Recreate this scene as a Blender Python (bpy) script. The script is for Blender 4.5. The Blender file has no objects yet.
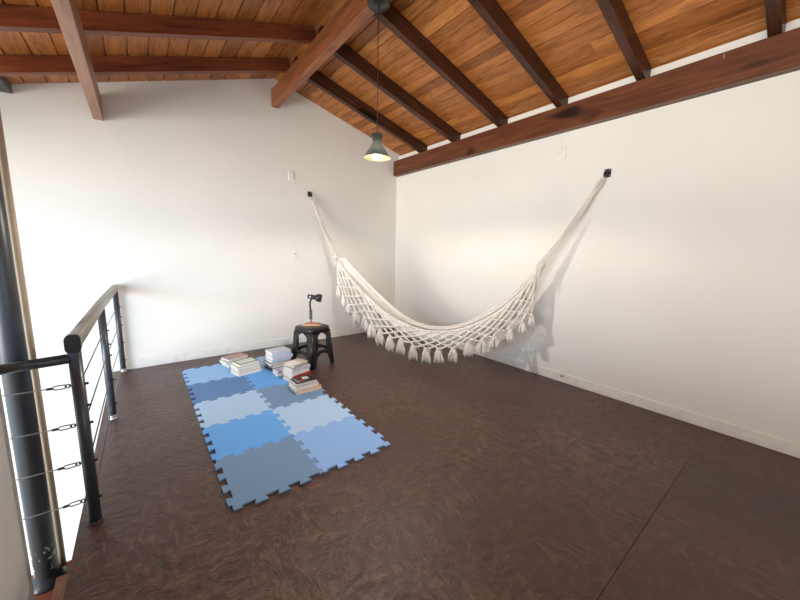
import bpy, bmesh, math, random
from mathutils import Vector, Matrix
random.seed(7)
PI = math.pi
S = bpy.context.scene
C = S.collection

# ------------------------------------------------------------------ camera
F_PX = 329.37
cam_d = bpy.data.cameras.new('camera')
cam = bpy.data.objects.new('camera', cam_d); C.objects.link(cam)
cam_d.sensor_fit = 'HORIZONTAL'; cam_d.sensor_width = 36.0
cam_d.lens = F_PX / 800 * 36.0
cam_d.clip_start = 0.02
r_ = Vector((0.78734112, -0.61617528, 0.02054213)); u_ = Vector((0.07414364, 0.12771243, 0.98903602)); f_ = Vector((0.61204303, 0.77718566, -0.14623873))
M = Matrix(((r_.x, u_.x, -f_.x), (r_.y, u_.y, -f_.y), (r_.z, u_.z, -f_.z))).to_4x4()
M.translation = Vector((-3.57490576, -4.70145343, 1.38986591))
cam.matrix_world = M
S.camera = cam

# ------------------------------------------------------------------ world, light, exposure
W = bpy.data.worlds.new('world'); S.world = W; W.use_nodes = True
W.node_tree.nodes['Background'].inputs[0].default_value = (0.75, 0.87, 1.0, 1)
W.node_tree.nodes['Background'].inputs[1].default_value = 1.0
S.view_settings.view_transform = 'Standard'; S.view_settings.look = 'None'
S.view_settings.gamma = 1.0; S.view_settings.use_curve_mapping = False
S.view_settings.exposure = 0.63

def area(name, loc, rot, sx, sy, power, col, spread=PI):
    d = bpy.data.lights.new(name, 'AREA'); d.shape = 'RECTANGLE'; d.size = sx; d.size_y = sy
    d.energy = power; d.color = col; d.spread = spread
    o = bpy.data.objects.new(name, d); C.objects.link(o); o.location = loc; o.rotation_euler = rot
    return o
# the daylight outside the glazed left wall: blue sky above, warm sunlit garden below (both face +x)
o = area('sky_daylight', (-9.5, -8.3, 2.7), (0, 0, 0), 4.0, 1.8, 330, (0.36, 0.68, 1.0))
o.rotation_euler = Vector((6.3, 8.0, -2.2)).to_track_quat('-Z', 'Y').to_euler()
area('garden_daylight', (-13.5, -5.5, -1.4), (0, -PI/2, 0), 5.0, 9.0, 1200, (1.0, 0.94, 0.82))
area('right_wall_fill', (-9.5, -5.6, 1.55), (0, -PI/2, 0), 1.0, 3.4, 200, (0.97, 0.97, 0.97))  # fill light added to brighten the front of the right wall
# weak fill light added behind the camera, no door there (faces +y)
area('rear_fill', (-1.7, -6.9, 1.0), (PI/2, 0, 0), 2.6, 1.7, 18, (1.0, 0.93, 0.84))

# ------------------------------------------------------------------ materials
def lin(c): return tuple(((v/255)/12.92 if v/255 <= .04045 else ((v/255+.055)/1.055)**2.4) for v in c)
class NT:
    def __init__(s, name):
        s.m = bpy.data.materials.new(name); s.m.use_nodes = True
        s.t = s.m.node_tree; s.b = s.t.nodes['Principled BSDF']
    def n(s, typ, **kw):
        x = s.t.nodes.new(typ)
        for k, v in kw.items(): setattr(x, k, v)
        return x
    def l(s, a, b): s.t.links.new(a, b)
    def math(s, op, a, b=None):
        x = s.n('ShaderNodeMath', operation=op)
        for i, v in enumerate((a, b)):
            if v is None: continue
            if isinstance(v, (int, float)): x.inputs[i].default_value = v
            else: s.l(v, x.inputs[i])
        return x.outputs[0]
    def ramp(s, fac, stops):
        x = s.n('ShaderNodeValToRGB'); e = x.color_ramp.elements
        while len(e) < len(stops): e.new(0.5)
        for i, (p, c) in enumerate(stops): e[i].position = p; e[i].color = (*c, 1)
        s.l(fac, x.inputs[0]); return x.outputs[0]
    def noise(s, vec, scale, detail=3, rough=.5, dist=0.0):
        x = s.n('ShaderNodeTexNoise'); s.l(vec, x.inputs['Vector'])
        x.inputs['Scale'].default_value = scale; x.inputs['Detail'].default_value = detail
        x.inputs['Roughness'].default_value = rough; x.inputs['Distortion'].default_value = dist
        return x.outputs[0]
    def bump(s, h, strength, dist=.01):
        x = s.n('ShaderNodeBump'); s.l(h, x.inputs['Height']); x.inputs['Strength'].default_value = strength
        x.inputs['Distance'].default_value = dist; s.l(x.outputs[0], s.b.inputs['Normal'])
    def mix(s, fac, a, b, blend='MIX'):
        x = s.n('ShaderNodeMix', data_type='RGBA', blend_type=blend)
        for i, v in ((0, fac), (6, a), (7, b)):
            if isinstance(v, (int, float)): x.inputs[i].default_value = v
            elif isinstance(v, tuple): x.inputs[i].default_value = (*v, 1)
            else: s.l(v, x.inputs[i])
        return x.outputs[2]

def mat_plain(name, col, rough=.5, metal=0.0, nscale=0, nstr=0.0, var=0.06, spec=.5):
    k = NT(name); k.b.inputs['Roughness'].default_value = rough; k.b.inputs['Metallic'].default_value = metal
    k.b.inputs['Specular IOR Level'].default_value = spec
    tc = k.n('ShaderNodeTexCoord').outputs['Object']
    nz = k.noise(tc, nscale or 12, 3)
    a = tuple(v*(1-var) for v in col); b = tuple(min(1, v*(1+var)) for v in col)
    k.l(k.ramp(nz, [(.3, a), (.7, b)]), k.b.inputs['Base Color'])
    if nstr: k.bump(k.noise(tc, nscale or 60, 4), nstr, .004)
    return k.m

def mat_plaster(name, col):
    k = NT(name); tc = k.n('ShaderNodeTexCoord').outputs['Object']
    big = k.noise(tc, 1.3, 3); fine = k.noise(tc, 70, 5, .65)
    k.l(k.ramp(big, [(.3, tuple(v*.965 for v in col)), (.7, col)]), k.b.inputs['Base Color'])
    k.b.inputs['Roughness'].default_value = .75; k.b.inputs['Specular IOR Level'].default_value = .25
    k.bump(fine, .22, .006)
    return k.m

def mat_wood(name, dark, mid, light, axis=0, rough=.42, scale=1.0, knots=True):
    """varnished timber, grain along one object axis"""
    k = NT(name); tc = k.n('ShaderNodeTexCoord').outputs['Object']
    rnd = k.n('ShaderNodeObjectInfo').outputs['Random']
    off = k.n('ShaderNodeVectorMath', operation='ADD'); k.l(tc, off.inputs[0])
    cmb = k.n('ShaderNodeCombineXYZ')
    for i in range(3): k.l(k.math('MULTIPLY', rnd, 17.0+i*9), cmb.inputs[i])
    k.l(cmb.outputs[0], off.inputs[1])
    mp = k.n('ShaderNodeMapping'); sc = [9*scale]*3; sc[axis] = .9*scale
    mp.inputs['Scale'].default_value = sc; k.l(off.outputs[0], mp.inputs['Vector'])
    g = k.noise(mp.outputs[0], 2.6, 6, .62, .6)
    mp2 = k.n('ShaderNodeMapping'); sc2 = [3.0]*3; sc2[axis] = 1.1
    mp2.inputs['Scale'].default_value = sc2; k.l(off.outputs[0], mp2.inputs['Vector'])
    kn = k.noise(mp2.outputs[0], 1.3, 2, .5)
    col = k.ramp(g, [(.28, dark), (.5, mid), (.74, light)])
    if knots: col = k.mix(k.ramp(kn, [(.62, (0, 0, 0)), (.70, (1, 1, 1))]), col, tuple(v*.3 for v in dark))
    k.l(col, k.b.inputs['Base Color']); k.b.inputs['Roughness'].default_value = rough
    k.b.inputs['Specular IOR Level'].default_value = .35
    k.bump(g, .12, .004)
    return k.m

def mat_boards(name, pitch_l, pitch_r, x0):
    """tongue-and-groove boards parallel to the ridge (along y), each board with its own tone"""
    k = NT(name); tc = k.n('ShaderNodeTexCoord').outputs['Object']
    sep = k.n('ShaderNodeSeparateXYZ'); k.l(tc, sep.inputs[0])
    x = k.math('SUBTRACT', sep.outputs[0], x0)
    right = k.math('GREATER_THAN', x, 0.0)
    il = k.math('FLOOR', k.math('DIVIDE', x, pitch_l)); ir = k.math('FLOOR', k.math('DIVIDE', x, pitch_r))
    idx = k.math('ADD', k.math('MULTIPLY', ir, right), k.math('MULTIPLY', k.math('ADD', il, 0), k.math('SUBTRACT', 1.0, right)))
    wn = k.n('ShaderNodeTexWhiteNoise', noise_dimensions='1D'); k.l(idx, wn.inputs['W'])
    seg = k.math('FLOOR', k.math('ADD', k.math('DIVIDE', sep.outputs[1], 4.5), k.math('MULTIPLY', wn.outputs[0], 7.0)))
    wn2 = k.n('ShaderNodeTexWhiteNoise', noise_dimensions='2D')
    cv = k.n('ShaderNodeCombineXYZ'); k.l(idx, cv.inputs[0]); k.l(seg, cv.inputs[1]); k.l(cv.outputs[0], wn2.inputs['Vector'])
    tone = wn2.outputs[0]
    cv2 = k.n('ShaderNodeCombineXYZ')
    k.l(k.math('ADD', k.math('MULTIPLY', sep.outputs[0], 14.0), k.math('MULTIPLY', tone, 50)), cv2.inputs[0])
    k.l(k.math('MULTIPLY', sep.outputs[1], 1.5), cv2.inputs[1]); k.l(k.math('MULTIPLY', sep.outputs[2], 3.0), cv2.inputs[2])
    g = k.noise(cv2.outputs[0], 2.2, 6, .62, 1.0)
    base = k.ramp(tone, [(0, lin((146, 86, 42))), (.15, lin((170, 104, 52))), (.85, lin((190, 120, 62))), (1, lin((212, 140, 76)))])
    grain = k.ramp(g, [(.3, (.42, .38, .35)), (.55, (.92, .92, .92)), (.75, (1.12, 1.1, 1.05))])
    col = k.mix(1.0, base, grain, 'MULTIPLY')
    k.l(col, k.b.inputs['Base Color']); k.b.inputs['Roughness'].default_value = .38
    k.b.inputs['Specular IOR Level'].default_value = .4
    k.bump(g, .1, .004)
    return k.m

def mat_floor(name, tint=(1, 1, 1), speck=.16, strands=1.0):
    """brown painted strand board, satin"""
    k = NT(name); tc = k.n('ShaderNodeTexCoord').outputs['Object']
    mpa = k.n('ShaderNodeMapping'); mpa.inputs['Scale'].default_value = (24, 11, 10); mpa.inputs['Rotation'].default_value = (0, 0, .6); k.l(tc, mpa.inputs['Vector'])
    mpb = k.n('ShaderNodeMapping'); mpb.inputs['Scale'].default_value = (12, 25, 10); mpb.inputs['Rotation'].default_value = (0, 0, .35); k.l(tc, mpb.inputs['Vector'])
    a = k.noise(mpa.outputs[0], 1.0, 5, .62, .7); b = k.noise(mpb.outputs[0], 1.0, 5, .62, .7)
    big = k.noise(tc, 1.1, 4, .6); fine = k.noise(tc, 130, 3, .6)
    pick = k.noise(tc, 4.0, 2)
    st = k.mix(k.ramp(pick, [(.45, (0, 0, 0)), (.55, (1, 1, 1))]), a, b)
    c1 = k.ramp(st, [(.36, tuple(v*t for v, t in zip(lin((54, 34, 27)), tint))), (.5, tuple(v*t for v, t in zip(lin((83, 55, 45)), tint))), (.66, tuple(v*t for v, t in zip(lin((116, 84, 71)), tint)))])
    c2 = k.mix(k.ramp(big, [(.35, (0, 0, 0)), (.7, (1, 1, 1))]), c1, tuple(v*t for v, t in zip(lin((76, 53, 45)), tint)))
    # worn lighter scuffs
    sc = k.noise(mpa.outputs[0], 2.3, 5, .7, 1.5)
    c3 = k.mix(k.ramp(sc, [(.68, (0, 0, 0)), (.8, (.35, .35, .35))]), c2, lin((168, 138, 124)))
    c4 = k.mix(k.ramp(fine, [(.35, (speck,)*3), (.6, (0, 0, 0))]), c3, lin((70, 48, 41)))
    k.l(c4, k.b.inputs['Base Color'])
    k.l(k.ramp(big, [(.3, (.27,)*3), (.7, (.40,)*3)]), k.b.inputs['Roughness'])
    k.b.inputs['Specular IOR Level'].default_value = .42
    h = k.math('ADD', k.math('MULTIPLY', st, strands), k.math('MULTIPLY', fine, .25))
    k.bump(h, .9, .010)
    return k.m

def mat_foam(name, col):
    return mat_plain(name, col, rough=.55, nscale=180, nstr=.12, var=.04, spec=.35)

def mat_cotton(name, col):
    k = NT(name); tc = k.n('ShaderNodeTexCoord').outputs['Object']
    w = k.noise(tc, 160, 3, .6); big = k.noise(tc, 9, 3)
    k.l(k.ramp(big, [(.3, tuple(v*.92 for v in col)), (.7, col)]), k.b.inputs['Base Color'])
    k.b.inputs['Roughness'].default_value = .9; k.b.inputs['Specular IOR Level'].default_value = .1
    k.b.inputs['Sheen Weight'].default_value = .15
    k.bump(w, .4, .003)
    return k.m

MAT = {}
MAT['wall'] = mat_plaster('white_plaster', (.80, .78, .74))
MAT['base'] = mat_plain('white_gloss_paint', (.82, .80, .76), .4)
MAT['grey'] = mat_plaster('grey_plaster', (.56, .55, .53))
MAT['boards'] = mat_boards('ceiling_boards', .15, .105, -2.03)
BD, BM_, BL = lin((60, 32, 20)), lin((92, 51, 32)), lin((122, 72, 46))
RD, RM, RL = lin((44, 24, 15)), lin((70, 39, 25)), lin((94, 56, 36))
MAT['beam_x'] = mat_wood('dark_timber_along_x', RD, RM, RL, 0)
MAT['beam_left'] = mat_wood('lit_reddish_timber_along_x', lin((84, 42, 24)), lin((122, 64, 38)), lin((150, 86, 52)), 0, knots=False)  # lighter copy of the rafter timber, daylight on the left slope put into its colour
MAT['wall_beam'] = mat_wood('knotty_brown_timber', lin((76, 41, 25)), lin((98, 56, 35)), lin((118, 70, 45)), 1)
MAT['beam_y'] = mat_wood('dark_timber_along_y', BD, BM_, lin((150, 90, 56)), 1)
MAT['ridge'] = mat_wood('warm_brown_timber', lin((112, 64, 38)), lin((146, 88, 56)), lin((168, 106, 70)), 1, knots=False)
MAT['purlin'] = mat_wood('pale_brown_timber', lin((120, 82, 64)), lin((150, 108, 86)), lin((170, 126, 102)), 1, knots=False)
MAT['floor'] = mat_floor('brown_strand_board')
MAT['floor_speckled'] = mat_floor('reddish_speckled_board', (1.05, .95, .95), .75, .3)
MAT['floor_dark'] = mat_floor('dark_speckled_board', (.72, .76, .80), .7, .3)
MAT['gap'] = mat_plain('dark_joint', (.012, .009, .008), .9)
MAT['steel'] = mat_plain('charcoal_painted_steel', lin((56, 61, 68)), .32, 0.0, spec=.6)
MAT['rail'] = mat_plain('grey_painted_handrail', lin((158, 155, 150)), .42, 0.0)
MAT['black'] = mat_plain('black_metal', (.012, .012, .013), .35)
MAT['plastic'] = mat_plain('black_plastic', (.013, .013, .014), .33, nscale=90, nstr=.03)
MAT['chrome'] = mat_plain('stainless_wire', (.55, .56, .58), .3, 1.0)
MAT['zinc'] = mat_plain('zinc_bolt', (.5, .5, .51), .4, .7)
MAT['cream'] = mat_plain('cream_pipe', lin((196, 180, 158)), .5)
MAT['terra'] = mat_plain('terracotta', lin((176, 104, 78)), .7, nscale=30, nstr=.2)
MAT['pink'] = mat_wood('pinkish_timber', lin((186, 140, 116)), lin((206, 160, 134)), lin((222, 178, 150)), 1, knots=False)
MAT['cotton'] = mat_cotton('off_white_cotton', (.80, .745, .69))
MAT['cotton_d'] = mat_cotton('natural_cotton_cord', (.74, .69, .63))
MAT['plate'] = mat_plain('white_plastic_plate', (.80, .78, .72), .35)
MAT['plate_d'] = mat_plain('grey_socket_plastic', (.42, .40, .36), .4)
MAT['oak'] = mat_wood('light_orange_wood', lin((190, 140, 108)), lin((214, 168, 134)), lin((228, 190, 158)), 0, scale=4, knots=False)
MAT['sage'] = mat_plain('grey_green_plastic', lin((64, 72, 70)), .5)
MAT['pages'] = None
def mat_pages():
    k = NT('page_edges'); tc = k.n('ShaderNodeTexCoord').outputs['Object']
    mp = k.n('ShaderNodeMapping'); mp.inputs['Scale'].default_value = (2, 2, 900); k.l(tc, mp.inputs['Vector'])
    k.l(k.ramp(k.noise(mp.outputs[0], 1, 2), [(.35, (.66, .64, .58)), (.65, (.84, .82, .76))]), k.b.inputs['Base Color'])
    k.b.inputs['Roughness'].default_value = .8
    return k.m
MAT['pages'] = mat_pages()
def cover(name, c): MAT[name] = mat_plain('cover_' + name, lin(c), .35, nscale=25, var=.08)
for n_, c_ in dict(white=(236, 236, 234), cream=(226, 220, 200), lavender=(206, 206, 228), blush=(188, 140, 132), olive=(120, 122, 92),
                   black=(34, 30, 32), grey=(150, 150, 156), mauve=(176, 160, 190), tan=(150, 122, 92), mint=(206, 218, 206),
                   red=(170, 60, 54), gold=(196, 150, 66), sky=(190, 208, 232), beige=(206, 192, 180), navy=(44, 46, 66)).items(): cover('c_'+n_, c_)

# ------------------------------------------------------------------ mesh helpers
def bx(bm, x0, x1, y0, y1, z0, z1, bev=0.0, seg=1, mtx=None):
    t = bmesh.new(); bmesh.ops.create_cube(t, size=1)
    for v in t.verts:
        v.co = Vector(((x0+x1)/2 + v.co.x*(x1-x0), (y0+y1)/2 + v.co.y*(y1-y0), (z0+z1)/2 + v.co.z*(z1-z0)))
    if bev: bmesh.ops.bevel(t, geom=list(t.edges), offset=bev, segments=seg, affect='EDGES', profile=.5)
    if mtx: t.transform(mtx)
    merge(bm, t)
def merge(bm, t):
    m = bpy.data.meshes.new('tmp'); t.to_mesh(m); t.free(); bm.from_mesh(m); bpy.data.meshes.remove(m)
def frames(pts):
    P = [Vector(p) for p in pts]; out = []; n = None
    for i, p in enumerate(P):
        d = (P[min(i+1, len(P)-1)] - P[max(i-1, 0)]).normalized()
        if n is None:
            a = Vector((0, 0, 1)) if abs(d.z) < .9 else Vector((1, 0, 0)); n = d.cross(a).normalized()
        else: n = (n - d*n.dot(d)).normalized()
        out.append((p, n, d.cross(n)))
    return out
def tube(bm, pts, rad, n=8, cap=True, squash=1.0):
    rs = rad if isinstance(rad, (list, tuple)) else [rad]*len(pts)
    rings = []
    for (p, a, b), r in zip(frames(pts), rs):
        rings.append([bm.verts.new(p + a*(math.cos(2*PI*i/n)*r) + b*(math.sin(2*PI*i/n)*r*squash)) for i in range(n)])
    for q, w in zip(rings, rings[1:]):
        for i in range(n):
            f = bm.faces.new((q[i], q[(i+1) % n], w[(i+1) % n], w[i])); f.smooth = True
    if cap:
        bm.faces.new(rings[0][::-1]); bm.faces.new(rings[-1])
def lathe(bm, prof, n=32, origin=(0, 0, 0), mtx=None, closed=False):
    """profile [(r, z)] about z; mtx places it"""
    t = bmesh.new(); rings = []
    for r, z in prof:
        rings.append([t.verts.new((math.cos(2*PI*i/n)*r, math.sin(2*PI*i/n)*r, z)) for i in range(n)] if r > 1e-6 else [t.verts.new((0, 0, z))])
    pr = list(zip(rings, rings[1:])) + ([(rings[-1], rings[0])] if closed else [])
    for q, w in pr:
        for i in range(n):
            j = (i+1) % n
            if len(q) == 1 and len(w) == 1: continue
            vs = (q[0], w[j], w[i]) if len(q) == 1 else (q[i], q[j], w[0]) if len(w) == 1 else (q[i], q[j], w[j], w[i])
            f = t.faces.new(vs); f.smooth = True
    bmesh.ops.recalc_face_normals(t, faces=t.faces)
    t.transform(mtx if mtx else Matrix.Translation(origin)); merge(bm, t)
def prism(bm, outline, z0, z1):
    """vertical extrusion of an xy outline"""
    a = [bm.verts.new((x, y, z0)) for x, y in outline]; b = [bm.verts.new((x, y, z1)) for x, y in outline]
    n = len(a)
    bm.faces.new(a[::-1]); bm.faces.new(b)
    for i in range(n): bm.faces.new((a[i], a[(i+1) % n], b[(i+1) % n], b[i]))
def prof_y(bm, outline, y0, y1):
    """extrusion along y of an xz outline"""
    a = [bm.verts.new((x, y0, z)) for x, z in outline]; b = [bm.verts.new((x, y1, z)) for x, z in outline]
    n = len(a)
    bm.faces.new(a); bm.faces.new(b[::-1])
    for i in range(n): bm.faces.new((a[i], b[i], b[(i+1) % n], a[(i+1) % n]))
def obj(name, bm, mat, parent=None, loc=None, rot=None, bev=0, seg=2):
    bmesh.ops.recalc_face_normals(bm, faces=bm.faces)
    me = bpy.data.meshes.new(name); bm.to_mesh(me); bm.free()
    o = bpy.data.objects.new(name, me); C.objects.link(o)
    me.materials.append(MAT[mat] if isinstance(mat, str) else mat)
    if parent: o.parent = parent
    if loc: o.location = loc
    if rot: o.rotation_euler = rot
    if bev:
        m = o.modifiers.new('bevel', 'BEVEL'); m.width = bev; m.segments = seg; m.limit_method = 'ANGLE'; m.angle_limit = math.radians(40)
    return o
def tag(o, label, cat, group=None):
    o['label'] = label; o['category'] = cat
    if group: o['group'] = group
    return o
def thing(name, label, cat, loc=(0, 0, 0), rz=0, group=None):
    o = bpy.data.objects.new(name, None); C.objects.link(o); o.empty_display_size = .1
    o.location = loc; o.rotation_euler = (0, 0, rz)
    return tag(o, label, cat, group)
def struct(name, bm, mat, **kw):
    o = obj(name, bm, mat, **kw); o['kind'] = 'structure'; return o
B = bmesh.new
def roof_l(x): return 3.575 + .329*(x + 2.03)
def roof_r(x): return 3.575 - .267*(x + 2.03)

# ------------------------------------------------------------------ the room
bm = B(); prof = [(-6.2, -2.7), (.25, -2.7), (.25, roof_r(.25)+.03), (-2.03, 3.605), (-6.2, roof_l(-6.2)+.03)]
prof_y(bm, prof, 0, .2); struct('wall_back', bm, 'wall')
bm = B(); prof_y(bm, [(0, -2.7), (0, 2.646), (.05, 2.646), (.05, 3.0), (.25, 2.97), (.25, -2.7)], -7.2, 0); struct('wall_right', bm, 'wall')
bm = B(); prof_y(bm, prof, -7.2, -7.0); struct('wall_front', bm, 'wall')
bm = B()
for y0, y1, z0, z1 in ((-7, -5.9, -2.7, 2.2), (-5.9, -.15, -2.7, -2.45), (-5.9, -.15, 2.14, 2.2), (-.15, 0, -2.7, 2.2)):
    bx(bm, -6.2, -6.0, y0, y1, z0, z1)
struct('wall_left', bm, 'wall')
def window(name, y0, y1, z0, z1, ny):
    w = bpy.data.objects.new(name, None); C.objects.link(w); w['kind'] = 'structure'
    bm = B()
    for k in range(ny+1):
        y = y0 + .03 + (y1-y0-.06)*k/ny; bx(bm, -6.12, -6.06, y-.03, y+.03, z0, z1)
    for z in (z0+.03, z1-.03): bx(bm, -6.12, -6.06, y0, y1, z-.03, z+.03)
    obj('window_frame', bm, 'black', w)
window('window_1', -5.9, -.15, -2.45, 2.14, 4)
bm = B(); bx(bm, -6.5, .2, -7.2, .2, -2.9, -2.7); struct('floor_lower', bm, 'base')
# ceiling: boards along the ridge, V-grooved, both slopes in one shell
pts = [(-2.03, 3.575)]
x = -2.03
while x < .02:
    pts += [(x+.105-.005, roof_r(x+.100)), (x+.105-.004, roof_r(x+.105)+.010), (x+.105+.004, roof_r(x+.105)+.010), (x+.105+.005, roof_r(x+.110))]; x += .105
pts += [(.25, roof_r(.25))]
left = []; x = -2.03
while x > -6.1:
    left += [(x-.15+.007, roof_l(x-.143)), (x-.15+.006, roof_l(x-.15)+.012), (x-.15-.005, roof_l(x-.15)+.012), (x-.15-.006, roof_l(x-.156))]; x -= .15
outl = left[::-1] + pts
outl += [(.25, roof_r(.25)+.1), (-2.03, 3.70), (left[-1][0], left[-1][1]+.1)]
bm = B(); prof_y(bm, outl, -7.2, .0); struct('ceiling', bm, 'boards')
# floor: painted boards with open joints on a slab
bm = B(); g = .0022
def seam2(x): return -4.30 - .006*(-.75-x)           # the front joint runs a little out of square
def panel(c):
    cx = sum(p[0] for p in c)/len(c); cy = sum(p[1] for p in c)/len(c)
    prism(bm, c, -.018, 0)
g = .0013
panel([(-3.915, -2.2+g), (0, -2.0+g), (0, 0), (-3.915, 0)])
panel([(-3.915, seam2(-3.915)+g), (-.75, -4.30+g), (0, -4.27+g), (0, -2.0-g), (-3.915, -2.2-g)])
panel([(-3.915, -7), (-1.2-g, -7), (-1.2-g, seam2(-1.2)-g), (-3.915, seam2(-3.915)-g)])
panel([(-1.2+g, -7), (-.55-g, -7), (-.55-g, -4.29-g), (-.75, -4.30-g), (-1.2+g, seam2(-1.2)-g)])
panel([(-.55+g, -7), (0, -7), (0, -4.27-g), (-.55+g, -4.29-g)])
fl = struct('floor', bm, 'floor')
for mt in ('floor_speckled', 'floor_dark'): fl.data.materials.append(MAT[mt])
for p in fl.data.polygons:                                     # the three boards nearest the camera are rougher, each of its own tone
    if p.center.y < -4.2 or (abs(p.normal.z) < .5 and p.center.y < -4.2): p.material_index = 1 if p.center.x < -1.19 or p.center.x > -.54 else 2

bm = B(); bx(bm, -3.915, 0, -7, 0, -.2, -.0185); o = struct('floor_slab', bm, 'gap')
bm = B(); bx(bm, -3.70, -.012, -.014, -.0, 0, .105, .003); struct('baseboard_back', bm, 'base')
bm = B(); bx(bm, -.014, -.0, -7, 0, 0, .10, .003); struct('baseboard_right', bm, 'base')
bm = B(); bx(bm, -4.3, -4.09, -7, -2.585, -2.7, .90); struct('wall_stairwell', bm, 'grey')

# ------------------------------------------------------------------ timber roof frame
bm = B(); bx(bm, -2.076, -1.992, -7, 0, 3.222, 3.43, .004)
tag(obj('ridge_beam', bm, 'ridge'), 'heavy brown ridge beam under the roof peak, carrying the pendant lamp', 'beam')
bm = B(); bx(bm, -.09, .045, -7, -.02, 2.648, 2.886, .006)
tag(obj('wall_beam', bm, 'wall_beam'), 'long knotty dark brown beam on top of the right wall', 'beam')
bm = B(); bx(bm, -3.842, -3.765, -7, 0, 2.64, 2.858, .004)
tag(obj('purlin_beam', bm, 'purlin'), 'pale brown beam crossing the left roof slope, above the railing', 'beam')
aL = math.atan(.329); aR = math.atan(.267)
hr = .15
def rafter(side, y, label):
    bm = B()
    if side == 'R':
        L = 2.10/math.cos(aR)
        bx(bm, 0, L, -.034, .034, -hr*math.cos(aR), 0, .003)
        o = obj('rafter', bm, 'beam_x', loc=(-2.005, y, roof_r(-2.005)-.001), rot=(0, aR, 0))
    else:
        L = 3.9/math.cos(aL)
        bx(bm, 0, L, -.034, .034, -.13*math.cos(aL), 0, .003)
        o = obj('rafter', bm, 'beam_left', loc=(-2.055, y, roof_l(-2.055)-.001), rot=(0, aL, PI)) 
    return tag(o, label, 'rafter', 'rafters of the right roof slope' if side == 'R' else 'rafters of the left roof slope')
for y, lb in ((-.67, 'brown rafter right of the ridge beam, the one nearest the back wall'),
              (-1.345, 'brown rafter right of the ridge beam, second from the back wall'),
              (-2.1, 'brown rafter right of the ridge beam, third from the back wall'),
              (-2.82, 'brown rafter right of the ridge beam, fourth from the back wall'),
              (-3.53, 'brown rafter right of the ridge beam, fifth from the back wall'),
              (-4.3, 'brown rafter end at the top right corner of the photo')):
    rafter('R', y, lb)
for y, lb in ((-.565, 'reddish rafter left of the ridge beam, the one nearest the back wall'),
              (-1.28, 'reddish rafter left of the ridge beam, second from the back wall')):
    rafter('L', y, lb)

# ------------------------------------------------------------------ steel column, pipe, stairwell bits
ks = NT('charcoal_steel_with_paint_drips'); tc = ks.n('ShaderNodeTexCoord').outputs['Object']
sp = ks.n('ShaderNodeSeparateXYZ'); ks.l(tc, sp.inputs[0])
low = ks.math('LESS_THAN', sp.outputs[2], .26)
ks.l(ks.mix(ks.math('MULTIPLY', ks.math('GREATER_THAN', ks.noise(tc, 34, 2), .62), low), lin((62, 67, 74)), (.72, .71, .68)), ks.b.inputs['Base Color'])
ks.b.inputs['Roughness'].default_value = .35
t = thing('steel_column', 'round dark steel column behind the railing, at the left edge', 'column', (-4.080, -2.40, -.37))
bm = B(); lathe(bm, [(0, 0), (.046, 0), (.046, 3.17), (0, 3.17)], 32); obj('shaft', bm, ks.m, t)
bm = B(); lathe(bm, [(0, .001), (.075, .001), (.075, .014), (.060, .02), (.054, .05), (.0, .05)], 32); obj('base_flange', bm, 'steel', t)
bm = B(); lathe(bm, [(0, 0), (.016, 0), (.016, 3.17), (0, 3.17)], 16)
tag(obj('drain_pipe', bm, 'cream', loc=(-4.040, -2.31, -.37)), 'slim cream vertical pipe running up beside the dark steel column', 'pipe')
bm = B(); bx(bm, -4.3, -4.0, -2.58, -2.30, -.6, -.371); struct('trim_1', bm, 'terra')
bm = B(); bx(bm, -3.985, -3.925, -3.6, -2.72, -.30, -.12, .004)
tag(obj('timber_joist', bm, 'pink'), 'pinkish timber joist at the floor edge, below the railing post', 'joist')
bm = B(); bx(bm, -4.6, -4.37, -.48, -.002, 2.72, 2.755, .003); bx(bm, -4.6, -4.37, -.48, -.002, 2.755, 2.80, .003)
tag(obj('steel_bracket', bm, 'black'), 'black steel bracket at the top left corner of the back wall', 'bracket')

# ------------------------------------------------------------------ railing
rl = thing('railing', 'black metal railing with wire ropes along the open floor edge at left', 'railing', (-3.866, -2.585, 0))
PP = [(-3.851, -2.585), (-3.842, -1.32), (-3.812, -.05)]
ox, oy = -3.866, -2.585
WZ = (.13, .33, .53, .73)
for i, (x, y) in enumerate(PP):
    bm = B(); lathe(bm, [(0, 0), (.0245, 0), (.0245, .90), (0, .90)], 24)
    p = obj('post', bm, 'steel', rl, (x-ox, y-oy, 0))
    bm = B(); lathe(bm, [(.0255, .001), (.031, .001), (.031, .007), (.0275, .010), (.0255, .010)] if i == 0 else [(.0255, .002), (.029, .002), (.029, .010), (.0258, .012), (.0258, .028), (.0285, .03), (.0285, .037), (.0255, .039)], 24, closed=True)
    obj('base_ring', bm, 'zinc' if i else 'steel', p)
    for z in WZ + (.62,):
        bm = B(); tube(bm, [(.02, -.004, z), (.036, -.004, z)], .0065, 8); obj('bolt', bm, 'black', p)
# handrail: rounded section along y
bm = B()
sec = []
for k in range(20):
    a = 2*PI*k/20; c, s = math.cos(a), math.sin(a)
    sec.append((math.copysign(abs(c)**.5, c)*.025, math.copysign(abs(s)**.5, s)*.036))
rings = []
for (x, y) in ((PP[0][0], PP[0][1]-.02), PP[1], (PP[2][0], PP[2][1]+.035)):
    rings.append([bm.verts.new((x-ox+a, y-oy, .935+b)) for a, b in sec])
for q, w in zip(rings, rings[1:]):
    for k in range(20):
        f = bm.faces.new((q[k], q[(k+1) % 20], w[(k+1) % 20], w[k])); f.smooth = True
bm.faces.new(rings[0]); bm.faces.new(rings[-1][::-1])
hd = obj('handrail', bm, 'rail', rl)
bm = B()
r0 = [bm.verts.new((PP[0][0]-ox+a*1.12, -.028, .933+b*1.14)) for a, b in sec]; r1 = [bm.verts.new((PP[0][0]-ox+a*1.12, .03, .933+b*1.14)) for a, b in sec]
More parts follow.
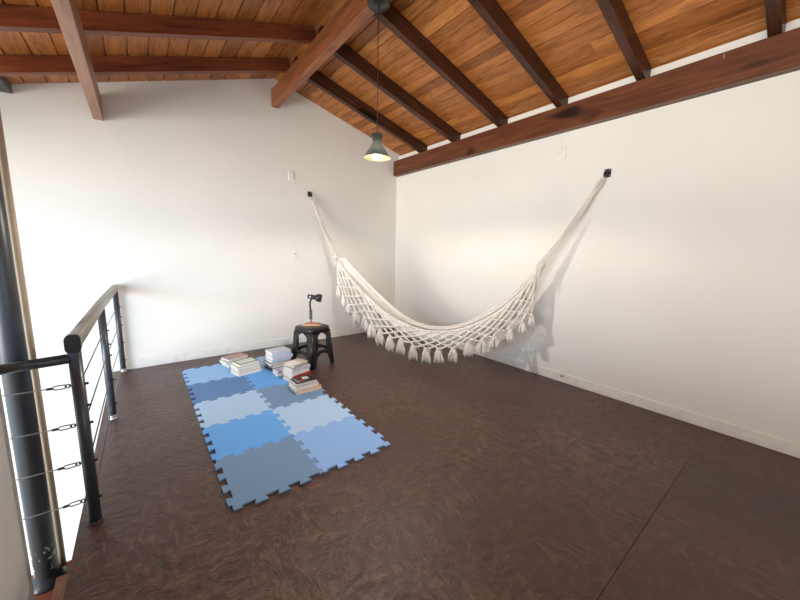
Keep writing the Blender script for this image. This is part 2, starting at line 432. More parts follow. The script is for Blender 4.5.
for k in range(20): bm.faces.new((r0[k], r0[(k+1) % 20], r1[(k+1) % 20], r1[k])).smooth = True
bm.faces.new(r0); bm.faces.new(r1[::-1]); obj('end_cap', bm, 'black', hd)
bm = B(); tube(bm, [(-.0, 0, .862), (-.222, 0, .852)], .023, 16); obj('side_rail', bm, 'steel', rl)
for z in WZ:
    bm = B(); tube(bm, [(PP[0][0]-ox+.004, .01, z), (PP[1][0]-ox+.004, PP[1][1]-oy, z), (PP[2][0]-ox+.004, PP[2][1]-oy, z)], .0034, 6)
    obj('wire_rope', bm, 'steel', rl)
    bm = B(); tube(bm, [(-.075, 0, z), (-.222, 0, z+.004)], .0028, 6); w = obj('wire_rope', bm, 'chrome', rl)
    bm = B()
    tube(bm, [(-.022, 0, z), (-.034, 0, z)], .003, 6)
    for s in (-1, 1): tube(bm, [(-.04, 0, z), (-.047, 0, z+s*.009), (-.080, 0, z+s*.009), (-.088, 0, z)], .0028, 6)
    tube(bm, [(-.036+.009*math.cos(a), 0, z+.009*math.sin(a)) for a in [2*PI*k/12 for k in range(13)]], .0028, 6, False)
    tube(bm, [(-.086, 0, z), (-.106, 0, z)], .0065, 8)
    for v in bm.verts: v.co.x += .015
    obj('turnbuckle', bm, 'steel', w)

# ------------------------------------------------------------------ pendant lamp
LX, LY = -2.046, -2.43
t = thing('pendant_lamp', 'dark cone pendant lamp hanging from the ridge beam, lit', 'lamp', (LX, LY, 2.10))
bm = B(); lathe(bm, [(0, 1.121), (.080, 1.121), (.084, 1.117), (.084, 1.095), (.078, 1.086), (0, 1.083)], 32); obj('canopy', bm, 'black', t)
bm = B(); tube(bm, [(0, 0, .18), (0, 0, 1.09)], .0032, 8); obj('cord', bm, mat_plain('brown_cord', lin((52, 30, 22)), .7), t)
k = NT('smoked_shade')
k.b.inputs['Base Color'].default_value = (.018, .022, .022, 1); k.b.inputs['Roughness'].default_value = .3
k.b.inputs['Specular IOR Level'].default_value = .5
tr = k.n('ShaderNodeBsdfTranslucent'); tr.inputs[0].default_value = (.75, .85, .85, 1)
mx = k.n('ShaderNodeMixShader'); mx.inputs[0].default_value = .10
k.l(k.b.outputs[0], mx.inputs[1]); k.l(tr.outputs[0], mx.inputs[2])
k.l(mx.outputs[0], k.t.nodes['Material Output'].inputs[0])
bm = B()
lathe(bm, [(.106, .012), (.104, .014), (.034, .132), (.034, .136), (.046, .186), (.044, .188), (.0, .188)], 40)
obj('shade', bm, k.m, t)
kl = NT('pale_yellow_lining'); kl.b.inputs['Base Color'].default_value = (.85, .78, .48, 1); kl.b.inputs['Roughness'].default_value = .6
tl = kl.n('ShaderNodeBsdfTranslucent'); tl.inputs[0].default_value = (.9, .9, .85, 1)
ml = kl.n('ShaderNodeMixShader'); ml.inputs[0].default_value = .55
kl.l(kl.b.outputs[0], ml.inputs[1]); kl.l(tl.outputs[0], ml.inputs[2]); kl.l(ml.outputs[0], kl.t.nodes['Material Output'].inputs[0])
bm = B(); lathe(bm, [(.1045, .0125), (.0325, .128), (.012, .13)], 40); obj('shade_lining', bm, kl.m, t)
kb = NT('lit_bulb'); kb.b.inputs['Emission Color'].default_value = (1, .93, .80, 1); kb.b.inputs['Emission Strength'].default_value = 9
bm = B(); lathe(bm, [(0, .0), (.018, .004), (.032, .016), (.038, .034), (.034, .054), (.022, .075), (.016, .10), (.0, .10)], 24)
bl = obj('bulb', bm, kb.m, t)
bl.visible_shadow = True
d = bpy.data.lights.new('pendant_light', 'SPOT'); d.spot_size = math.radians(168); d.spot_blend = .25; d.energy = 62; d.color = (1, .90, .78); d.shadow_soft_size = .03
o = bpy.data.objects.new('pendant_light', d); C.objects.link(o); o.location = (LX, LY, 2.10-.012)

# ------------------------------------------------------------------ wall plates
def plate(name, label, loc, face, w=.075, h=.118, sock=0):
    t = thing(name, label, 'wall plate' if not sock else 'outlet', loc)
    R_ = Matrix.Identity(4) if face == 'b' else Matrix.Rotation(-PI/2, 4, 'Z')   # local -y points into the room
    bm = B(); bx(bm, -w/2, w/2, -.011, 0, -h/2, h/2, .004, 2, R_); p = obj('cover_plate', bm, 'plate', t)
    if sock == 2:
        bm = B(); bx(bm, -.006, .012, -.0135, -.010, .0, .032, .002, 1, R_); obj('switch_rocker', bm, 'plate_d', t)
    else:
        for z in (h/2-.016, -h/2+.016):
            bm = B(); tube(bm, [R_ @ Vector((0, -.010, z)), R_ @ Vector((0, -.0125, z))], .0045, 10)
            obj('screw_cap', bm, 'plate_d' if sock == 0 else 'plate', t)
    return t
plate('blank_plate', 'white blank wall plate on the back wall, above the left hammock hook', (-1.842, 0, 2.392), 'b')
plate('light_switch', 'white switch plate on the back wall, at mid height beside the hammock', (-1.821, 0, 1.306), 'b', sock=2)
plate('blank_plate', 'white blank wall plate high on the right wall, under the beam', (0, -2.868, 2.446), 'r', w=.085, h=.14)
plate('power_outlet', 'pale outlet low on the right wall, in the shadow of the hammock', (0, -2.872, .42), 'r', sock=1, w=.08, h=.12)
bm = B(); lathe(bm, [(0, 0), (.013, 0), (.016, .012), (.011, .02), (0, .022)], 14, mtx=Matrix.Translation((-.0135, -3.088, .072)) @ Matrix.Rotation(-PI/2, 4, 'Y'))
tag(obj('door_stop', bm, 'plate_d'), 'small grey knob on the baseboard of the right wall', 'knob')
bm = B(); tube(bm, [(-.092, -4.06, 2.875), (-.105, -4.062, 2.86), (-.106, -4.063, 2.835)], .003, 6)
tag(obj('nail', bm, 'zinc'), 'tiny pale nail in the beam on the right wall', 'nail')

# ------------------------------------------------------------------ hammock
HL = Vector((-1.577, -.05, 2.152)); HR = Vector((-.05, -3.325, 2.14))
NRM = Vector((-.906, -.423, 0))
def hook(label, loc, rz):
    t = thing('wall_hook', label, 'hook', loc, rz)          # local -y points into the room
    bm = B(); bx(bm, -.030, .030, -.007, 0, -.038, .038, .006, 2); p = obj('back_plate', bm, 'black', t)
    for sx, sz in ((-1, 1), (1, 1), (-1, -1), (1, -1)):
        bm = B(); tube(bm, [(sx*.02, -.006, sz*.026), (sx*.02, -.011, sz*.026)], .005, 8); obj('screw', bm, 'zinc', p)
    bm = B(); tube(bm, [(-.018, -.006, .012), (-.018, -.03, .012), (-.008, -.046, .004), (.008, -.046, .004), (.018, -.03, .012), (.018, -.006, .012)], .0055, 8)
    obj('eye', bm, 'black', t)
    bm = B(); tube(bm, [(.016*math.sin(a), -.047-.003*math.sin(a), -.018+.026*math.cos(a)) for a in [2*PI*i/20 for i in range(21)]], .0042, 8, False)
    obj('carabiner', bm, 'black', t)
    return t
hook('black metal hammock hook on the back wall', (-1.577, -.0, 2.178), 0)
hook('black metal hammock hook on the right wall', (-.0, -3.325, 2.168), -PI/2)

NE = [[-1.387, -0.497, 1.237], [-1.321, -0.717, 1.026], [-1.233, -0.941, 0.824], [-1.128, -1.194, 0.634], [-1.014, -1.438, 0.497], [-0.889, -1.706, 0.429], [-0.777, -1.945, 0.438], [-0.673, -2.169, 0.494], [-0.576, -2.376, 0.605], [-0.477, -2.563, 0.753], [-0.381, -2.732, 0.961], [-0.295, -2.839, 1.16]]
FE = [[-1.325, -0.587, 1.282], [-1.197, -0.803, 1.042], [-1.067, -1.055, 0.813], [-0.926, -1.343, 0.584], [-0.803, -1.607, 0.477], [-0.687, -1.854, 0.465], [-0.58, -2.084, 0.527], [-0.481, -2.297, 0.657], [-0.393, -2.499, 0.821], [-0.318, -2.687, 1.03], [-0.269, -2.851, 1.245]]
TIP = [[-1.387,-0.519,0.7],[-1.377,-0.647,0.602],[-1.355,-0.749,0.489],[-1.317,-0.873,0.394],[-1.264,-1.019,0.319],[-1.223,-1.131,0.241],[-1.171,-1.243,0.164],[-1.107,-1.38,0.106],[-1.039,-1.525,0.092],[-0.967,-1.68,0.041],[-0.893,-1.84,0.033],[-0.821,-1.993,0.063],[-0.748,-2.15,0.106],[-0.673,-2.31,0.197],[-0.602,-2.437,0.242],[-0.531,-2.556,0.319],[-0.451,-2.687,0.418],[-0.378,-2.79,0.531],[-0.302,-2.844,0.61]]
KN = [[-1.389,-0.51,0.871],[-1.376,-0.632,0.77],[-1.352,-0.73,0.655],[-1.313,-0.852,0.558],[-1.259,-0.997,0.507],[-1.218,-1.107,0.427],[-1.165,-1.22,0.347],[-1.102,-1.357,0.287],[-1.034,-1.502,0.27],[-0.962,-1.656,0.216],[-0.887,-1.817,0.205],[-0.816,-1.97,0.231],[-0.737,-2.138,0.273],[-0.663,-2.298,0.359],[-0.593,-2.425,0.402],[-0.523,-2.545,0.476],[-0.445,-2.676,0.572],[-0.373,-2.782,0.662],[-0.302,-2.839,0.741]]
def crv(P):
    """Catmull-Rom through P, parametrised by arc length, s in 0..1"""
    P = [Vector(p) for p in P]; Q = []
    for i in range(len(P)-1):
        p0, p1, p2, p3 = P[max(i-1, 0)], P[i], P[i+1], P[min(i+2, len(P)-1)]
        for k in range(12):
            t = k/12
            Q.append(.5*((2*p1) + (p2-p0)*t + (2*p0-5*p1+4*p2-p3)*t*t + (3*p1-p0-3*p2+p3)*t**3))
    Q.append(P[-1]); L = [0]
    for a, b in zip(Q, Q[1:]): L.append(L[-1] + (b-a).length)
    def f(s):
        d = min(max(s, 0), 1)*L[-1]
        lo, hi = 0, len(L)-1
        while hi-lo > 1:
            m = (lo+hi)//2
            if L[m] <= d: lo = m
            else: hi = m
        return Q[lo].lerp(Q[hi], (d-L[lo])/max(1e-9, L[hi]-L[lo]))
    return f
near, far = crv(NE), crv(FE)
KL = Vector((-1.392, -.462, 1.285)); KR = Vector((-.266, -2.876, 1.262))
hm = thing('hammock', 'off-white cotton hammock with crocheted fringe and tassels, hung across the corner', 'hammock', (-.83, -1.7, 0))
HO = Vector((-.83, -1.7, 0))
def hobj(name, bm, mat, parent=hm):
    if parent is hm:
        for v in bm.verts: v.co -= HO
    else:
        for v in bm.verts: v.co -= HO
    return obj(name, bm, mat, parent)
# cloth: a long bundle of folds between the two edges
bm = B(); NS, NT_ = 72, 29
grid = []
for i in range(NS+1):
    s = i/NS; a, b = near(s), far(s); env = math.sin(PI*s)**.5 if 0 < s < 1 else 0
    row = []
    for j in range(NT_+1):
        t = j/NT_
        p = a.lerp(b, t)
        fold = math.sin(t*PI*5 + .6*math.sin(s*7))
        sag = (.012 + .14*env)*(math.sin(PI*t)**.9)
        p = p + Vector((0, 0, -sag + .008*fold*(.5+env)*math.sin(PI*t)**.5)) + NRM*(.022*env*math.sin(PI*min(1, t*2.2))*(t < .4545) + .005*math.sin(t*PI*9+s*5)*math.sin(PI*t))
        row.append(bm.verts.new(p))
    grid.append(row)
for q, w in zip(grid, grid[1:]):
    for j in range(NT_): bm.faces.new((q[j], q[j+1], w[j+1], w[j])).smooth = True
cl = hobj('cloth', bm, 'cotton')
m = cl.modifiers.new('thick', 'SOLIDIFY'); m.thickness = .005; m.offset = 0
# the two hems: rolled cord edges
for fn, nm, rr in ((near, 'near_hem', .017), (far, 'far_hem', .012)):
    bm = B(); tube(bm, [fn(i/60) for i in range(61)], rr, 8, squash=.8); hobj('hem', bm, 'cotton')
bm = B(); tube(bm, [near(i/60).lerp(far(i/60), .78) + Vector((0, 0, -.02)) for i in range(61)], .010, 8); hobj('hem', bm, 'cotton_d')
# suspension cords
def cords(hk, kn, endfn, s_end, nm):
    ax = (kn-hk); L = ax.length; d = ax.normalized(); a = d.cross(Vector((0, 0, 1))).normalized(); b = d.cross(a)
    N = 8
    for j in range(N):
        ph = 2*PI*j/N; pts = []
        for i in range(17):
            t = i/16
            spread = .007 + .020*math.sin(PI*t)**2*.25 + .016*t + (.020*math.exp(-((t-.06)/.045)**2))
            tw = ph + 2.2*t
            pts.append(hk.lerp(kn, t) + (b*(1 if j % 2 else -1)*math.cos(2.6*t))*(.005 + .024*t**1.4) + (a*math.cos(tw) + b*math.sin(tw))*spread*.8 + Vector((0, 0, -.02*math.sin(PI*t))))
        e = near(s_end).lerp(far(s_end), j/(N-1)) ; e2 = near(abs(s_end-.03)).lerp(far(abs(s_end-.03)), j/(N-1))
        pts += [pts[-1].lerp(e, .6), e, e2]
        bm = B(); tube(bm, pts, .0048, 6); hobj('cord', bm, 'cotton_d')
    # wrapping near the hook and the tie at the gather
    bm = B()
    c0 = hk.lerp(kn, .0)
    tube(bm, [c0 + (a*math.cos(q)*.012 + b*math.sin(q)*.012) for q in [2*PI*i/16 for i in range(17)]], .006, 6, False)
    hobj('loop', bm, 'cotton'); bm = B()
    for t in (.10, .105): tube(bm, [hk.lerp(kn, t) + (a*math.cos(q)*.014 + b*math.sin(q)*.014) + Vector((0, 0, -.006)) for q in [2*PI*i/16 for i in range(17)]], .004, 6, False)
    hobj('tie', bm, 'cotton')
    bm = B()
    for t in (.965, .98, .995, 1.01): tube(bm, [hk.lerp(kn, t) + (a*math.cos(q)*.040 + b*math.sin(q)*.034) for q in [2*PI*i/20 for i in range(21)]], .007, 6, False)
    for k in range(5):
        p = kn + NRM*.03 + Vector((random.uniform(-.02, .02), random.uniform(-.02, .02), 0))
        tube(bm, [p, p + Vector((.004, 0, -.05)), p + Vector((random.uniform(-.02, .02), random.uniform(-.02, .02), -.09-.04*random.random()))], [.006, .005, .003], 6)
    hobj('tie', bm, 'cotton')
cords(HL + Vector((.002, -.01, -.03)), KL, near, 0, 'left')
cords(HR + Vector((-.012, .01, -.03)), KR, near, 1, 'right')
# knotted fringe along the near edge
NTAS = 19
knots = crv(KN); 
def tassel_pts(fk, i): return fk(i/(NTAS-1))
def net(fa, fk, mat, rad, rows=9, out=.012):
    bm = B(); N = NTAS
    def node(u, r):
        """u in tassel units, r half-row"""
        s = min(max(u/(N-1), 0), 1)
        top = fa(s); bot = fk(s); v = r/rows
        return top.lerp(bot, v) + NRM*(out*math.sin(PI*v))
    SP = 3
    for k in range(-4, N+4):
        for sg in (-1, 1):
            pts = []
            for r in range(rows*2+1):
                u = k + sg*SP*(1 - r/(rows*2.0))
                if -0.02 <= u <= N-1+.02: pts.append(node(u, r/2) + NRM*(.004*sg))
            if len(pts) >= 2: tube(bm, pts, rad, 6)
    for s in (0, N-1): tube(bm, [node(s, r) for r in range(rows+1)], rad*1.1, 5)
    return bm
hobj('fringe_net', net(near, knots, 'cotton', .0115), 'cotton')
def tassel(top, tip, nstr, wide, rad):
    bm = B(); d = tip-top; L = d.length
    side = Vector((.42, -.906, 0))
    tube(bm, [top + Vector((0, 0, .016)), top + Vector((0, 0, .006)), top - Vector((0, 0, .012)), top - Vector((0, 0, .022))], [.010, .021, .021, .014], 8)
    for k in range(nstr):
        a = random.uniform(-1, 1); b = random.uniform(-1, 1)
        ln = random.uniform(.78, 1.03)
        pts = []
        for q in range(5):
            t = q/4; w = wide*(.3 + .7*min(1, t*1.5)**.8)
            pts.append(top + d*(t*ln) + side*(a*w + .004*math.sin(t*9+k)) + NRM*(b*w*.55))
        tube(bm, pts, [rad, rad*1.1, rad*1.1, rad, rad*.55], 5)
    return bm
tips = crv(TIP)
for i in range(NTAS):
    hobj('tassel', tassel(Vector(KN[i]), Vector(TIP[i]), 30, .056 if 1 < i < 17 else .034, .0065), 'cotton')
# the far edge carries the same fringe
def fdrop(s): return .30*(math.sin(PI*s)**.35 if 0 < s < 1 else 0) + .12
fkn = lambda s: far(min(max(s, 0.02), .98)) - NRM*.03 + Vector((0, 0, -.62*fdrop(s)))
hobj('fringe_net', net(far, fkn, 'cotton', .006, out=-.012), 'cotton')
for i in range(NTAS):
    s = i/(NTAS-1); p = fkn(s)
    hobj('tassel', tassel(p, p + Vector((0, 0, -.13)), 14, .036, .006), 'cotton')

# ------------------------------------------------------------------ foam tiles
TC = {'slate': (.17, .31, .53), 'bright': (.13, .43, 1.0), 'pale': (.43, .65, .96), 'dark': (.10, .24, .53), 'light': (.32, .58, .97), 'peri': (.27, .50, .97), 'haze': (.32, .51, .80)}
for n_, c_ in TC.items(): MAT['f_'+n_] = mat_foam('foam_'+n_, c_)
T = .5; OX, OY = -3.266, -2.925; AMP = .017; DT = .006
def wave(n=4):
    """jigsaw edge from (0,0) to (T,0): list of (s, v)"""
    out = [(0, 0)]; p = (T-.06)/(n-.5); s = .03
    for i in range(n):
        a, b = s + i*p, s + i*p + p/2
        out += [(a, 0) if i == 0 else (a + DT, -AMP), (a - DT if i else a - DT*.5, AMP), (b + DT if i < n-1 else b + DT*.5, AMP)]
        out += [(b - DT, -AMP) if i < n-1 else (b, 0)]
    out.append((T, 0)); return out
WV = wave()
def edge(p, d, flip=1):
    """wave from p along d, teeth to the left of d times flip"""
    l = Vector((-d.y, d.x))
    return [p + d*s + l*(v*flip) for s, v in WV]
X, Y = Vector((1, 0)), Vector((0, 1))
cols = [['slate', 'bright', 'pale', 'dark', 'light'], ['peri', 'pale', 'slate', 'bright', 'haze']]
names = [['slate blue foam tile at the near left corner of the play mat', 'bright blue foam tile, left column of the play mat, second from the near end',
          'pale blue foam tile, left column of the play mat, middle of five', 'dark blue foam tile just before the left book stack on the mat',
          'light blue foam tile at the far corner of the play mat, under the left books'],
         ['periwinkle blue foam tile at the near right corner of the play mat', 'pale blue foam tile, right column of the play mat, second from near end',
          'slate blue foam tile before and under the front right books', 'bright blue foam tile in the right column, between the left and right book stacks',
          'pale grey-blue foam tile at the far right corner of the play mat, beside the stool']]
for i in range(2):
    for j in range(5):
        o2 = Vector((i*T, j*T)); e = .0004
        ob, ot = Vector((0, -AMP if j == 0 else 0)), Vector((0, AMP if j == 4 else 0))       # the free edges keep their whole teeth
        ol, orr = Vector((-AMP if i == 0 else 0, 0)), Vector((AMP if i == 1 else 0, 0))
        def sh(e, o, a, b): return [e[0]+o+a] + [p+o for p in e[1:-1]] + [e[-1]+o+b]
        bot = sh(edge(o2, X), ob, ol, orr); right = sh(edge(o2 + X*T, Y), orr, ob, ot); top = sh(edge(o2 + Y*T, X), ot, ol, orr); lft = sh(edge(o2, Y), ol, ob, ot)
        out = bot[:-1] + right[:-1] + top[::-1][:-1] + lft[::-1][:-1]
        c = o2 + Vector((T/2, T/2))
        bm = B(); prism(bm, [((p-c).x*.9992, (p-c).y*.9992) for p in out], 0, .012)
        o = obj('foam_tile', bm, 'f_'+cols[i][j], loc=(OX + c.x, OY + c.y, .0005), bev=.0012, seg=1)
        tag(o, names[i][j], 'foam tile', 'interlocking foam tiles of the play mat')

# ------------------------------------------------------------------ books
def book(label, x, y, z, w, d, h, rz, cov, spine='front', group='', prints=(), tilt=0.0):
    """lies flat; w along local x, d along local y; spine = local side that carries the spine"""
    t = thing('book', label, 'book', (x, y, z), rz, group)
    if tilt: t.rotation_euler = (0, tilt, rz)
    c = .0022
    bm = B(); bx(bm, -w/2, w/2, -d/2, d/2, 0, c, .0008); bx(bm, -w/2, w/2, -d/2, d/2, h-c, h, .0008)
    s = {'front': (-w/2, w/2, -d/2, -d/2+c), 'back': (-w/2, w/2, d/2-c, d/2), 'left': (-w/2, -w/2+c, -d/2, d/2), 'right': (w/2-c, w/2, -d/2, d/2)}[spine]
    bx(bm, *s, 0, h, .0008); obj('book_cover', bm, cov, t)
    i = .004; e = dict(front=(i, i, c, i), back=(i, i, i, c), left=(c, i, i, i), right=(i, c, i, i))[spine]
    bm = B(); bx(bm, -w/2+e[0], w/2-e[1], -d/2+e[2], d/2-e[3], c*.9, h-c*.9); obj('pages', bm, 'pages', t)
    for (a, b, c0, c1, mt) in prints:
        bm = B(); bx(bm, a*w, b*w, c0*d, c1*d, h-.0002, h+.0006); obj('cover_print', bm, mt, t)
    return t
G1, G2, G3 = 'books stacked on the left of the mat', 'books stacked beside the stool', 'books stacked at the front of the pile'
def stack(where, x, y, rz, items, group, z0=.0135):
    z = z0
    for k, it in enumerate(items):
        lb, w, d, h, cov, sp, dx, dy, dr = it[:9]; pr = it[9] if len(it) > 9 else ()
        book(lb + where, x+dx, y+dy, z, w, d, h, rz+dr, cov, sp, group, pr); z += h + .0004
    return z
stack(' of the front left stack on the mat', -2.73, -.85, .2, [
    ('white book at the bottom', .255, .20, .034, 'c_white', 'right', 0, 0, 0),
    ('tan-covered book second from the bottom', .250, .195, .030, 'c_tan', 'right', .004, .004, .02),
    ('cream book third from the bottom', .245, .19, .030, 'c_cream', 'right', -.006, .0, -.03),
    ('olive-covered book on top', .225, .175, .030, 'c_olive', 'right', .004, .006, .03, ((-.42, .40, -.38, .36, 'c_mint'),))], G1)
stack(' of the back left stack near the wall', -2.765, -.50, .3, [
    ('white book at the bottom', .25, .17, .034, 'c_white', 'right', 0, 0, 0),
    ('mint white book in the middle', .25, .17, .032, 'c_mint', 'right', -.02, .0, -.05),
    ('dusty pink book on top', .24, .165, .026, 'c_blush', 'right', -.004, .01, .02, ((-.46, -.2, -.45, .45, 'c_grey'), (.1, .14, -.45, .45, 'c_tan')))], G1)
stack(' of the tall white stack behind the stool side', -2.385, -.905, .12, [
    ('black-spined book at the bottom', .245, .19, .034, 'c_navy', 'left', .0, 0, .02),
    ('grey-covered book second from the bottom', .24, .19, .030, 'c_grey', 'left', .004, .0, 0),
    ('dark-edged book third from the bottom', .245, .195, .026, 'c_black', 'right', -.012, .0, -.03),
    ('white book fourth from the bottom', .235, .185, .030, 'c_sky', 'front', -.004, .004, .02),
    ('lavender book fifth from the bottom', .25, .19, .032, 'c_lavender', 'front', .012, .002, .05),
    ('pale blue book second from the top', .225, .18, .028, 'c_sky', 'front', .004, .006, -.02),
    ('pale lavender book on top', .225, .18, .030, 'c_lavender', 'front', .0, .004, .03)], G2)
stack(' of the low pair between the two taller stacks', -2.405, -1.135, .06, [
    ('white paperback at the bottom', .19, .135, .03, 'c_white', 'back', 0, 0, 0),
    ('mauve paperback on top', .185, .13, .026, 'c_mauve', 'front', .004, 0, .04, ((-.3, .3, -.3, .3, 'c_lavender'),))], G2)
zc = stack(' of the middle stack on the mat', -2.335, -1.35, .28, [
    ('white book at the bottom', .235, .165, .032, 'c_white', 'right', 0, 0, 0),
    ('red-covered book second from the bottom', .235, .17, .034, 'c_red', 'front', .006, 0, -.04),
    ('white book third from the bottom', .225, .165, .040, 'c_white', 'front', -.006, 0, .03),
    ('lavender-spined book fourth from the bottom', .225, .165, .036, 'c_lavender', 'front', .004, .0, -.02),
    ('dark thin paperback', .20, .15, .014, 'c_black', 'right', .0, .006, .12)], G2)
book('pale dog-eared paperback lying askew on top of the middle stack', -2.338, -1.338, zc+.001, .21, .15, .016, .42, 'c_beige', 'right', G2, ((-.45, .1, -.42, .4, 'c_white'),))
stack(' of the front right stack on the mat', -2.375, -1.675, .02, [
    ('colourful thin magazine at the bottom', .25, .185, .016, 'c_cream', 'right', .01, -.008, -.02, ((-.42, -.1, -.45, .3, 'c_tan'), (-.02, .2, -.45, .2, 'c_blush'), (.25, .47, -.45, .4, 'c_gold'))),
    ('gold illustrated book second from the bottom', .245, .175, .020, 'c_gold', 'right', .014, .004, .03, ((-.4, .3, -.42, .4, 'c_tan'),)),
    ('thick white book second from the top', .235, .17, .036, 'c_white', 'right', -.012, .004, .06),
    ('dark picture-covered book on top', .215, .165, .028, 'c_black', 'right', -.01, .008, .05, ((.0, .26, -.05, .32, 'c_white'), (-.28, -.02, -.2, .0, 'c_red'), (-.38, -.3, -.36, .34, 'c_grey'), (.08, .16, .0, .2, 'c_blush')))], G3)

# ------------------------------------------------------------------ stool
st = thing('stool', 'black plastic stool beside the foam mat, carrying a desk lamp', 'stool', (-1.99, -.975, 0), math.radians(20))
HS = .48
def sq(r, p, n=48):
    out = []
    for i in range(n):
        a = 2*PI*i/n; c, s = math.cos(a), math.sin(a); k = (abs(c)**p + abs(s)**p)**(-1/p); out.append((c*k*r, s*k*r))
    return out
bm = B(); rings = []
for r, z in ((.05, HS-.006), (.052, HS), (.10, HS+.001), (.142, HS), (.152, HS-.004), (.159, HS-.018), (.1645, HS-.066), (.158, HS-.066), (.150, HS-.018), (.05, HS-.014)):
    rings.append([bm.verts.new((x, y, z)) for x, y in sq(r, 6)])
for q, w in zip(rings, rings[1:]+rings[:1]):
    for i in range(48): bm.faces.new((q[i], q[(i+1) % 48], w[(i+1) % 48], w[i])).smooth = True
obj('seat', bm, 'plastic', st)
bm = B(); lathe(bm, [(0, HS-.012), (.0515, HS-.012), (.0515, HS-.0015), (0, HS-.0035)], 24); obj('seat_inlay', bm, 'plastic', st)
def hw(z): return .152 + (.186-.152)*(1 - z/(HS-.04))
def gap(z):
    """half width (0..1) of the opening in a side panel at height z"""
    if z > .20:
        top = HS-.075
        if z >= top: return 0
        t = (z-.20)/(top-.20); return .58*math.sqrt(max(0, 1-max(0, (t-.45)/.55)**2)) * min(1, math.sqrt(max(0, t/.12)) if t < .12 else 1)
    if z > .165: return 0
    t = z/.165; return .66*math.sqrt(max(0, 1-t**2.2))
ZL = [0, .02, .05, .08, .11, .13, .145, .157, .165, .185, .2, .204, .212, .222, .25, .28, .30, .32, .34, .355, .368, .378, .385, .40, .42, HS-.055]
def strip(bm, side, s0, s1, th=.007):
    """solid strip of side panel; s0(z), s1(z) fractions"""
    Rm = Matrix.Rotation(side*PI/2, 4, 'Z'); prev = None
    for z in ZL:
        a, b = s0(z), s1(z)
        if abs(a-b) < 1e-4: prev = None; continue
        w = hw(z)
        ring = [Rm @ Vector((a*w, -w, z)), Rm @ Vector((b*w, -w, z)), Rm @ Vector((b*w, -w+th, z)), Rm @ Vector((a*w, -w+th, z))]
        ring = [bm.verts.new(v) for v in ring]
        if prev:
            for i in range(4): bm.faces.new((prev[i], prev[(i+1) % 4], ring[(i+1) % 4], ring[i]))
        else: bm.faces.new(ring)
        prev = ring
    if prev: bm.faces.new(prev[::-1])
CUT = .5
for k in range(4):
    bm = B()
    strip(bm, k, lambda z: max(gap(z), CUT), lambda z: .93)
    strip(bm, (k+1) % 4, lambda z: -.93, lambda z: -max(gap(z), CUT))
    Rm = Matrix.Rotation(k*PI/2, 4, 'Z')
    for dx, dy in ((-.036, .002), (-.002, .036)):     # ridges on the corner
        tube(bm, [Rm @ Vector((hw(0)+dx, -hw(0)+dy, 0)), Rm @ Vector((hw(.41)+dx, -hw(.41)+dy, .41))], .006, 6)
    tube(bm, [Rm @ Vector((hw(0)-.013, -hw(0)+.013, 0)), Rm @ Vector((hw(.425)-.013, -hw(.425)+.013, .425))], .0145, 10)
    obj('leg', bm, 'plastic', st)
ZA = ZL
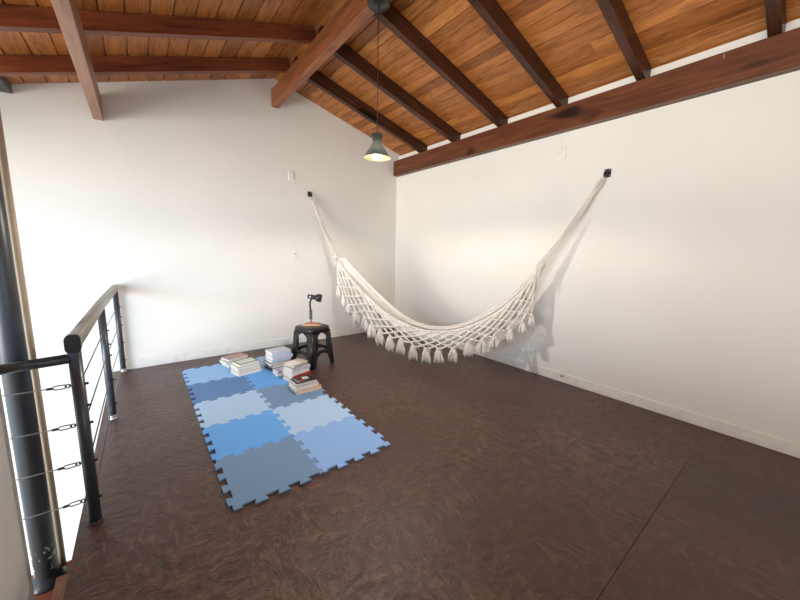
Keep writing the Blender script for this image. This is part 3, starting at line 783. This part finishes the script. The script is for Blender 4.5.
for nm, lo, hi in (('apron', .2, 9), ('cross_brace', -1, .201)):
    ZL = [z for z in ZA if lo < z < hi]
    for k in range(4):
        bm = B(); Rm = Matrix.Rotation(k*PI/2, 4, 'Z')
        zs = [z for z in ZL if gap(z) < CUT]; th = .007; prev = None
        # one continuous sheet: up the left side, over the arch, down the right
        cl_ = [(-CUT, z) for z in zs]; ar = [(min(gap(z), CUT), z) for z in zs]
        top, bot = zs[-1], zs[0]
        inner = [(g_, z) for g_, z in ar]
        full = [z for g_, z in ar if g_ < 1e-6]
        z_f0 = full[0]
        leg_in = [(g_, z) for g_, z in ar if z < z_f0 or g_ > 1e-6]
        o2 = [(-CUT, bot), (-CUT, top), (CUT, top), (CUT, bot)]
        o2 += [(g_, z) for g_, z in leg_in if z > bot + 1e-6 and z < z_f0] + [(0, z_f0)] + [(-g_, z) for g_, z in leg_in[::-1] if z > bot + 1e-6 and z < z_f0]
        f_ = [bm.verts.new(Rm @ Vector((a*hw(z), -hw(z), z))) for a, z in o2]; b_ = [bm.verts.new(Rm @ Vector((a*hw(z), -hw(z)+th, z))) for a, z in o2]
        bm.faces.new(f_); bm.faces.new(b_[::-1]); n_ = len(f_)
        for q in range(n_): bm.faces.new((f_[q], b_[q], b_[(q+1) % n_], f_[(q+1) % n_]))
        obj(nm, bm, 'plastic', st)

# ------------------------------------------------------------------ desk lamp on the stool
right_v = Vector((.787, -.616, 0)).normalized()
dl = thing('desk_lamp', 'small black desk lamp with a light wooden base, on the black stool', 'lamp', (-1.99, -.975, HS+.0012), math.atan2(right_v.y, right_v.x))
bm = B(); bx(bm, -.105, .105, -.055, .055, 0, .016, .004, 2); bs = obj('base', bm, 'oak', dl)
bm = B(); bx(bm, -.085, .075, -.04, .04, .0155, .026, .003, 2); obj('top_block', bm, mat_wood('orange_wood', lin((150, 98, 70)), lin((176, 120, 86)), lin((196, 140, 104)), 0, scale=4, knots=False), bs)
bm = B(); lathe(bm, [(0, .0155), (.010, .0155), (.010, .025), (0, .026)], 14, origin=(.09, .02, 0)); obj('dial', bm, 'black', bs)
bm = B(); tube(bm, [(-.012, 0, .025), (-.012, 0, .075)], .011, 12); obj('stem', bm, 'terra', dl)
bm = B(); bx(bm, -.030, .004, -.014, .014, .070, .185, .006, 2); obj('clamp', bm, 'sage', dl)
gp = [(-.012, 0, .18), (-.018, 0, .215), (-.022, 0, .25), (-.018, 0, .285), (-.006, 0, .312), (.002, 0, .325)]
bm = B(); tube(bm, gp, .011, 10); obj('gooseneck', bm, 'black', dl)
hd_m = Matrix.Translation((-.045, 0, .352)) @ Matrix.Rotation(math.radians(97), 4, 'Y')
bm = B(); lathe(bm, [(0, 0), (.020, .0), (.026, .006), (.027, .075), (.024, .085), (.026, .09), (.046, .115), (.048, .160), (.045, .160), (.043, .117), (.02, .095), (0, .093)], 28, mtx=hd_m)
hh = obj('lamp_head', bm, 'black', dl)
bm = B(); lathe(bm, [(.0275, .028), (.0285, .03), (.0285, .036), (.0275, .038)], 28, mtx=hd_m, closed=True); obj('trim_ring', bm, 'chrome', hh)
bm = B(); lathe(bm, [(0, .098), (.016, .10), (.025, .115), (.027, .13), (.02, .146), (0, .15)], 20, mtx=hd_m); obj('bulb', bm, mat_plain('frosted_bulb', (.75, .75, .73), .3), hh)

bpy.context.view_layer.update()
